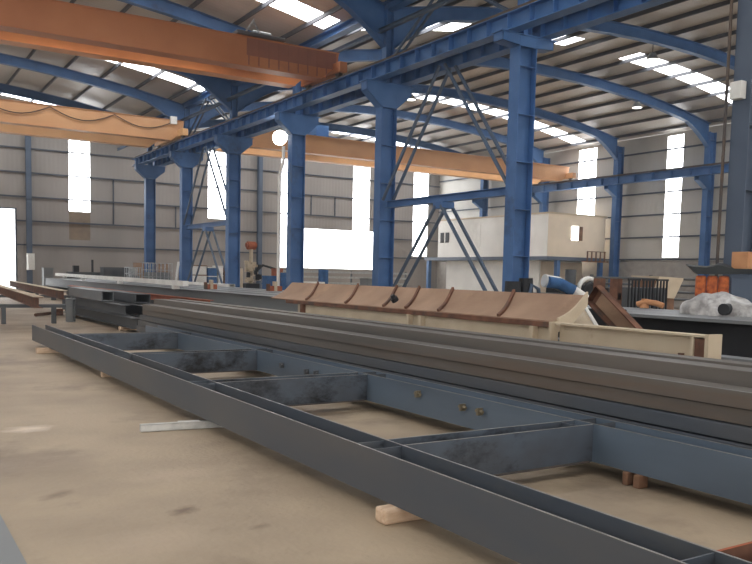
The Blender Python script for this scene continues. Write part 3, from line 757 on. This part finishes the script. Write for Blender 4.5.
for y in (42.8, 43.35): MB().box(32.24, 32.27, y, y+.36, 3.7, 4.35).build('window', 'darkgap', of)
MB().box(32.25, 32.27, 39.6, 40.6, 2.9, 4.9).box(32.24, 32.26, 40.0, 40.55, 3.0, 4.85).build('door', 'white', of)
q = MB()
for i in range(5): q.box(35.0+i*.35, 35.06+i*.35, 33.3, 33.36, 2.55, 3.1)
q.box(35.0, 36.5, 33.3, 33.36, 3.08, 3.12); q.box(34.9, 36.6, 33.2, 33.7, 2.5, 2.56)
q.build('landing_railing', 'wood_brown', of)

# ------------------------------------------------------------------ clutter beyond the centre columns
def cyl(name, x, y, r, z0, z1, m, label, cat, lid='galv'):
    t = thing(name, (x, y, z0), label, cat)
    b = MB().tube((x, y, z0), (x, y, z1), r, 20)
    for z in (z0+(z1-z0)*.33, z0+(z1-z0)*.66): b.tube((x, y, z), (x, y, z+.03), r+.012, 20)
    b.build('drum_body', m, t)
    MB().tube((x, y, z1), (x, y, z1+.015), r-.02, 20).build('drum_lid', lid, t)
def crate(x, y, w, d, z1, m, label, name='storage_crate', cat='crate', m2=None):
    t = thing(name, (x, y, 0), label, cat)
    MB().box(x-w/2, x+w/2, y-d/2, y+d/2, .1, z1).build('crate_body', m, t, .02)
    for z in (z1*.35, z1*.7, z1-.05): MB().box(x-w/2-.015, x+w/2+.015, y-d/2-.015, y+d/2+.015, z, z+.05).build('crate_band', m2 or m, t)
    for a_ in (x-w/2, x+w/2-.1): MB().box(a_, a_+.1, y-d/2, y+d/2, 0, .1).build('skid', 'wood_brown', t)
Y = 41.0
K = (41.0/36)
def mesh_cage(x, y, w, d, z1, label):
    t = thing('wire_cage', (x, y, 0), label, 'cage')
    q = MB()
    for i in range(7):
        xx = x-w/2+w*i/6
        q.bar((xx, y-d/2, .1), (xx, y-d/2, z1), .03, .03); q.bar((xx, y+d/2, .1), (xx, y+d/2, z1), .03, .03)
    for z in [.1+(z1-.1)*j/5 for j in range(6)]:
        q.bar((x-w/2, y-d/2, z), (x+w/2, y-d/2, z), .03, .03); q.bar((x-w/2, y+d/2, z), (x+w/2, y+d/2, z), .03, .03)
        q.bar((x-w/2, y-d/2, z), (x-w/2, y+d/2, z), .03, .03); q.bar((x+w/2, y-d/2, z), (x+w/2, y+d/2, z), .03, .03)
    q.build('wire_grid', 'galv', t)
    MB().box(x-w/2+.08, x+w/2-.08, y-d/2+.08, y+d/2-.08, .1, z1*.75).build('cage_contents', 'steel_grey', t)
    MB().box(x-w/2, x+w/2, y-d/2, y+d/2, .0, .1).build('pallet', 'wood_brown', t)
mesh_cage(12.7, 41.5, 1.2, 1.1, 1.85, 'grey-blue wire cage at the foot of the last columns')
mesh_cage(11.55, 41.8, .6, .9, 1.6, 'smaller wire cage left of the other cage, by the last column')
t = MB().bar((13.45, 41.2, .03), (13.72, 41.2, 1.95), .22, .06).build('leaning_board', 'white'); tag(t, 'white board leaning left of the fifth column', 'board')
crate(14.75, 41.5, .85, .9, 1.8, 'white', 'white crate right of the leaning board', m2='wood_brown')
cyl('barrel', 14.02, 41.3, .24, 0, 1.75, 'fabric_blue', 'tall blue barrel between the leaning board and white crate', 'barrel')
crate(15.5, 41.5, .5, .9, 1.72, 'fabric_blue', 'blue crate with white edges beside the white crate', m2='white')
crate(15.97, 41.5, .28, .8, 1.8, 'white', 'narrow white cabinet beside the blue crate')
crate(16.65, 41.6, .9, .9, 1.75, 'wood_brown', 'brown crate left of the fourth column')
cyl('drum', 14.85, 36.2, .3, 0, 1.65, 'cream', 'cream drum at the foot of the fourth column', 'drum', 'cream')
# drilling machine with brown head
t = thing('drill_press', (16.1, 37.4, 0), 'cluttered cream workshop machine with round brown head, by the fourth column', 'machine')
MB().box(15.75, 16.45, 37.1, 37.7, 0, .95).build('machine_base', 'black', t, .03)
MB().tube((16.1, 37.4, .95), (16.1, 37.4, 2.65), .09, 14).box(15.85, 16.3, 37.2, 37.6, 1.6, 2.0).build('machine_column', 'cream', t)
q = MB()
for i in range(16):
    x = 15.7+random.random()*.8; z = 1.0+random.random()*1.1; s_ = .05+.09*random.random()
    q.box(x-s_, x+s_, 37.02, 37.05+s_*2, z-s_, z+s_*1.4)
q.build('machine_attachments', 'cream', t, .015)
q = MB()
for i in range(7):
    x = 15.7+random.random()*.8; z = 1.0+random.random()*.8; s_ = .05+.06*random.random()
    q.box(x-s_, x+s_, 36.98, 37.02, z-s_, z+s_*1.6)
q.build('dark_fittings', 'darkgap', t)
MB().tube((15.9, 37.4, 2.8), (16.3, 37.4, 2.8), .2, 18).tube((15.83, 37.4, 2.82), (16.37, 37.4, 2.82), .12, 14).build('motor_head', 'rust_orange', t)
MB().path([(16.3, 37.1, 1.6), (16.6, 37.1, 1.85), (17.0, 37.1, 1.75), (17.5, 37.1, 1.6)], .06, 8).build('black_hose', 'darkgap', t)
crate(16.3, 35.5, .6, .7, 1.35, 'fabric_blue', 'dark blue cabinet right of the cream workshop machine')
crate(16.95, 36.2, .4, .5, 1.7, 'rust_orange', 'orange-brown box at the foot of the column with the lamp', name='orange_box', cat='box')
cyl('barrel', 16.2, 33.8, .2, 0, 1.5, 'fabric_blue', 'blue barrel just left of the column with the lamp', 'barrel')
cyl('barrel', 19.55, 36.3, .25, 0, 1.7, 'fabric_blue', 'tall blue barrel in front of the big bright window', 'barrel')
t = MB().box(17.9, 19.1, 35.3, 36.0, 1.0, 1.1).box(18, 18.1, 35.4, 35.5, 0, 1.0).box(18.9, 19, 35.4, 35.5, 0, 1.0).box(18, 18.1, 35.8, 35.9, 0, 1.0).box(18.9, 19, 35.8, 35.9, 0, 1.0).build('work_table', 'white')
tag(t, 'low white table below the big bright window', 'table')
# slatted fence under the big window
fe = thing('slatted_fence', (27.5, 48.5, 0), 'low grey slatted fence under the big bright window', 'fence')
for z in (.4, .8, 1.2, 1.55): MB().box(23, 33, 48.5, 48.55, z, z+.14).build('rail', 'galv', fe)
for x in (23.3, 25.8, 28.3, 30.8, 32.8): MB().box(x, x+.1, 48.55, 48.65, 0, 1.75).build('post', 'steel_dull', fe)
crate(22.6, 36.5, 1.1, .8, 1.3, 'steel_grey', 'grey cabinet at the foot of the third column', name='steel_cabinet', cat='cabinet')
# white sign and cabinets on the far wall at left
t = MB().box(7.95, 8.2, 50.5, 50.75, 1.7, 2.15).box(7.98, 8.12, 50.55, 50.7, 1.35, 1.7).box(7.95, 8.35, 50.72, 50.975, 1.35, 2.3).build('hose_box', 'white'); tag(t, 'small white box on the far wall post at left', 'box')
crate(8.7, 48.8, .5, .6, 1.5, 'steel_grey', 'slim grey cabinet below the small white box', name='steel_cabinet', cat='cabinet')
crate(12.1, 47.0, 1.7, .8, 1.6, 'steel_dull', 'low brown-grey machine against the far wall at left', name='workshop_machine', cat='machine')
crate(14.6, 49.0, 1.9, .8, 1.9, 'trough', 'tan crate against the far wall near the last column')
t = thing('lathe', (10.5, 48, 0), 'dark low lathe with upright handle near the far wall at left', 'machine')
MB().box(9.6, 11.5, 47.7, 48.3, 0, 1.3).build('lathe_bed', 'steel_dull', t, .02); MB().box(10.9, 11.0, 47.9, 48, 1.3, 2.0).box(9.9, 10.2, 47.8, 48.1, 1.3, 1.65).build('lathe_head', 'black', t)

# foot of the nearest column: dark bundle and blue white bag
t = thing('dark_bundle', (13.1, 14.7, 0), 'dark wrapped bundle around the foot of the nearest full column', 'bundle')
q = MB(); q.tube((12.9, 14.6, 0), (12.92, 14.6, 1.42), .22, 10, .19, False); q.tube((13.32, 14.55, 0), (13.3, 14.57, 1.5), .2, 9, .17, False); q.build('bundle_body', 'black', t, .02)
MB().path([(13.2, 14.4, .9), (13.3, 14.36, 1.35), (13.5, 14.35, 1.25), (13.6, 14.38, .8)], .05, 8).build('bundle_strap', 'blue_dusty', t)
t = thing('blue_bag', (15.2, 15.0, 0), 'blue and white tarpaulin roll right of the nearest full column', 'bag')
q = MB().path([(14.0, 14.7, 1.45), (14.35, 14.6, 1.4), (14.75, 14.5, 1.2), (15.1, 14.4, 1.0)], .16, 12); q.build('white_roll', 'white', t)
q = MB().path([(14.0, 14.55, 1.42), (14.3, 14.45, 1.38), (14.6, 14.3, 1.22)], .14, 12); q.build('blue_cover', 'fabric_blue', t)
MB().box(13.9, 15.0, 14.4, 15.2, 0, 1.15).build('dark_crate', 'black', t, .04)
t = thing('hose_reel', (16.0, 14.8, 0), 'black machine with white curved hose ring, right of the blue roll', 'machine')
MB().box(15.2, 16.6, 15.2, 15.9, 0, 1.35).build('machine_body', 'black', t, .05)
ring = [(15.9+.35*math.cos(a), 15.05, 1.25+.28*math.sin(a)) for a in [math.pi*(.0+i/8) for i in range(13)]]
MB().path(ring, .06, 8).build('white_hose', 'white', t)
MB().path([(15.9+.22*math.cos(a), 15.0, 1.2+.2*math.sin(a)) for a in [2*math.pi*i/12 for i in range(13)]], .05, 8).build('black_hose', 'darkgap', t)
MB().tube((15.6, 15.4, 1.35), (15.6, 15.4, 1.75), .14, 12).build('machine_cap', 'steel_dull', t)
MB().box(16.7, 17.2, 15.1, 15.6, 0, 1.3).build('side_box', 'darkgap', t, .03)
# rusty frame (legs) and racks along the right wall
t = thing('rusty_stand', (13, 11.8, 0), 'rusty brown steel stand with uprights behind the leaning channel', 'stand')
for y in (12.0, 11.55):
    MB().bar((13.0, y, 0), (13.0, y, 1.53), .2, .14).build('upright', 'rust', t)
MB().box(12.95, 13.05, 11.45, 12.1, 1.1, 1.24).build('crossbar', 'rust', t)
MB().box(12.95, 13.05, 11.45, 12.1, .5, .64).build('crossbar', 'rust', t)
t = thing('cage_pallet', (21, 16.5, 0), 'dark grey cage pallets in a row between rusty stand and cream sheet', 'cage')
for i in range(3):
    x = 18.7+i*.62
    MB().box(x, x+.52, 16.2, 17.0, 0, 1.3).build('cage_box', 'steel_dull', t, .02)
    q = MB()
    for j in range(4): q.box(x+.03+j*.14, x+.06+j*.14, 16.15, 16.2, 0, 1.55)
    q.box(x, x+.52, 16.15, 16.2, 1.5, 1.56); q.build('cage_bars', 'black', t)
t = thing('draped_pile', (24.5, 17.6, 0), 'pile covered with a cream sheet beyond the grey beams', 'pile')
q = MB(); q.plate([(21.1, 17.2, 1.0), (22.1, 17.2, .95), (22.5, 17.2, 1.56), (21.3, 17.2, 1.6)], (0, 1, 0), .06)
q.plate([(21.3, 17.2, 1.6), (22.5, 17.2, 1.56), (22.6, 18.4, 1.58), (21.4, 18.4, 1.62)], (0, 0, 1), .05); q.build('cream_sheet', 'cream', t)
MB().box(21.3, 22.3, 17.35, 18.3, 0, 1.53).build('pile_body', 'wood_brown', t, .03)
t = thing('pipe_rack', (30, 20, 0), 'long low rack of grey pipes along the right side wall', 'rack')
for z in (.6, .95, 1.3, 1.62): MB().tube((34.6, 20, z), (34.6, 33.0, z), .06, 8).build('pipe', 'steel_dull', t)
for y in (20.5, 24.5, 28.5, 32.6): MB().box(34.65, 34.8, y, y+.12, 0, 1.8).build('upright', 'steel_dull', t)
# brick coloured stack with dark sheet
t = thing('sack_stack', (13.3, 10.2, 0), 'stack of orange netted sacks on a pallet at the right', 'sacks')
cx, cy = 13.35, 9.9
# placed left of / beyond the grey column
def obox(mb, c, w, d, z0, z1, ang):
    ca, sa = math.cos(ang), math.sin(ang); P = []
    for z in (z0, z1):
        for a, b in ((-1, -1), (1, -1), (1, 1), (-1, 1)):
            P.append((c[0]+a*w/2*ca-b*d/2*sa, c[1]+a*w/2*sa+b*d/2*ca, z))
    mb.add(P, [(0, 3, 2, 1), (4, 5, 6, 7), (0, 1, 5, 4), (1, 2, 6, 5), (2, 3, 7, 6), (3, 0, 4, 7)]); return mb
AN = math.radians(-54.4)
SC = (12.3, 8.82)
rows = 4
for r_ in range(rows):
    q2 = MB()
    for c_ in range(3):
        off = (c_-1)*.18
        obox(q2, (SC[0]+off*math.cos(AN), SC[1]+off*math.sin(AN)), 1.72*.1, .45, (.14+r_*.37), (.14+r_*.37+.362), AN)
    q2.build('sack', 'brick', t, .04)
obox(MB(), SC, .54, .5, .0, .14, AN).build('pallet', 'wood_brown', t)
t = thing('blue_bin', (17.0, 11.3, 0), 'blue-grey metal bin right of the orange sacks', 'bin')
obox(MB(), (SC[0]+.46*math.cos(AN), SC[1]+.46*math.sin(AN)), .34, .45, 0, 1.62, AN).build('bin_body', 'greyblue', t, .02)
obox(MB(), (SC[0]+.46*math.cos(AN), SC[1]+.46*math.sin(AN)), .37, .48, 1.59, 1.63, AN).build('bin_rim', 'greyblue', t)
t = thing('dark_cover', (SC[0], SC[1], 1.7), 'dark tarpaulin sheet spread over the orange sacks and blue bin', 'tarpaulin')
PF = [(-.42, 1.81), (-.3, 1.79), (-.1, 1.775), (.02, 1.80), (.08, 1.83), (.16, 1.825), (.24, 1.79), (.34, 1.735), (.64, 1.73), (.64, 1.66), (.3, 1.645), (-.24, 1.635), (-.30, 1.68)]
ca, sa = math.cos(AN), math.sin(AN)
q = MB(); vs = []; n_ = len(PF); L = 5
for j in range(L):
    b_ = -.28+.56*j/(L-1); e = 1-.25*abs(b_)/.28
    for (a_, z_) in PF:
        a2 = a_+.02*math.sin(9*b_+5*a_)
        z2 = 1.65+(z_-1.65)*e if z_ > 1.65 else z_
        if a_ > .3 and z_ > 1.7: z2 = z_
        vs.append((SC[0]+a2*ca-b_*sa, SC[1]+a2*sa+b_*ca, z2))
fs = [tuple(range(n_)), tuple(range((L-1)*n_, L*n_))[::-1]]
for j in range(L-1):
    for i in range(n_): fs.append((j*n_+i, j*n_+(i+1) % n_, (j+1)*n_+(i+1) % n_, (j+1)*n_+i))
q.add(vs, fs); q.build('cover_sheet', 'tarp', t)
# carton on a stand by the grey column
t = thing('carton', (12.6, 8.43, 1.735), 'brown cardboard box on the dark tarpaulin, in front of the grey column', 'carton')
SC2 = (13.5, 8.78)
MB().box(12.45, 12.75, 8.28, 8.58, 1.735, 2.02).build('carton_body', 'carton', t, .005)
MB().box(12.57, 12.62, 8.275, 8.28, 1.735, 2.02).build('tape_strip', 'wood', t)
# wrapped bundle on the grey beams
t = thing('wrapped_bundle', (11.0, 7.6, 1.03), 'grey plastic-wrapped bundle lying on the wide grey beams at right', 'bundle')
q = MB(); vs = []; fs = []; NA, NR = 14, 10
for i in range(NA+1):
    u = i/NA; c = Vector((10.6+.1*u, 8.02-1.1*u, 0))
    for j in range(NR+1):
        a = math.pi*j/NR
        rr = .27*(math.sin(math.pi*min(max(u*.86+.1, 0), 1))**.45)*(1+.09*math.sin(7*u+3*a)+.06*math.sin(17*u-5*a))
        vs.append((c.x+rr*1.4*math.cos(a), c.y+.25*rr*math.cos(a), 1.022+rr*1.15*math.sin(a)))
for i in range(NA):
    for j in range(NR):
        k = i*(NR+1)+j; fs.append((k, k+1, k+NR+2, k+NR+1))
fs.append(tuple(range(NR, -1, -1))); fs.append(tuple(NA*(NR+1)+j for j in range(NR+1)))
q.add(vs, fs, True); q.build('plastic_wrap', 'plastic', t)
MB().tube((10.27, 7.16, 1.12), (10.5, 7.2, 1.12), .085, 14).build('dark_coil_end', 'black', t)
# orange rag on beams
t = MB().path([(11.35, 9.6, 1.09), (11.42, 9.46, 1.14), (11.5, 9.32, 1.12), (11.54, 9.2, 1.08)], .05, 8).tube((11.42, 9.5, 1.03), (11.42, 9.5, 1.19), .08, 10, .05).build('orange_rag', 'carton')
tag(t, 'small orange rag heap on the wide grey beams', 'rag')

# thin dust haze filling the hall
hm = bpy.data.materials.new('dust_haze'); hm.use_nodes = True; nt = hm.node_tree; nt.nodes.clear()
oo = nt.nodes.new('ShaderNodeOutputMaterial'); vs_ = nt.nodes.new('ShaderNodeVolumeScatter')
vs_.inputs['Color'].default_value = (.9, .95, 1, 1); vs_.inputs['Density'].default_value = .0012; vs_.inputs['Anisotropy'].default_value = .2
nt.links.new(vs_.outputs[0], oo.inputs['Volume']); M['haze'] = hm
hz = MB().box(XL-2, XS+2, YR-2, YF+2, -.6, 12.5).build('dust_haze', 'haze'); hz['kind'] = 'stuff'; hz['label'] = 'thin dusty haze filling the whole hall'; hz['category'] = 'haze'

# ------------------------------------------------------------------ world, camera, render settings
w = bpy.data.worlds.new('World'); sc.world = w; w.use_nodes = True
bg = w.node_tree.nodes['Background']
sky = w.node_tree.nodes.new('ShaderNodeTexSky'); sky.sky_type = 'HOSEK_WILKIE'; sky.turbidity = 6
sky.sun_direction = (.2, -.5, .85)
bg.inputs['Color'].default_value = (.93, .96, 1, 1); bg.inputs['Strength'].default_value = 4.0
w.node_tree.nodes.remove(sky)

cam = bpy.data.cameras.new('camera'); co = bpy.data.objects.new('camera', cam); COL.objects.link(co)
f = 814.94; yaw, pit, rol = [math.radians(a) for a in (32.088, 4.6757, 1.2619)]
fwd = Vector((math.sin(yaw)*math.cos(pit), math.cos(yaw)*math.cos(pit), -math.sin(pit)))
r0 = Vector((math.cos(yaw), -math.sin(yaw), 0)); u0 = r0.cross(fwd)
R_ = math.cos(rol)*r0+math.sin(rol)*u0; U_ = -math.sin(rol)*r0+math.cos(rol)*u0
co.matrix_world = Matrix(((R_.x, U_.x, -fwd.x, 0), (R_.y, U_.y, -fwd.y, 0), (R_.z, U_.z, -fwd.z, 1.5), (0, 0, 0, 1)))
cam.sensor_fit = 'HORIZONTAL'; cam.sensor_width = 36; cam.lens = 36*f/752; cam.shift_y = (341.54-282)/752
cam.clip_start = .05; cam.clip_end = 300
sc.camera = co
sc.view_settings.view_transform = 'Standard'; sc.view_settings.look = 'None'; sc.view_settings.gamma = 1; sc.view_settings.use_curve_mapping = False
sc.view_settings.exposure = 0.14
sc.cycles.use_denoising = True
sc.cycles.max_bounces = 8; sc.cycles.diffuse_bounces = 5
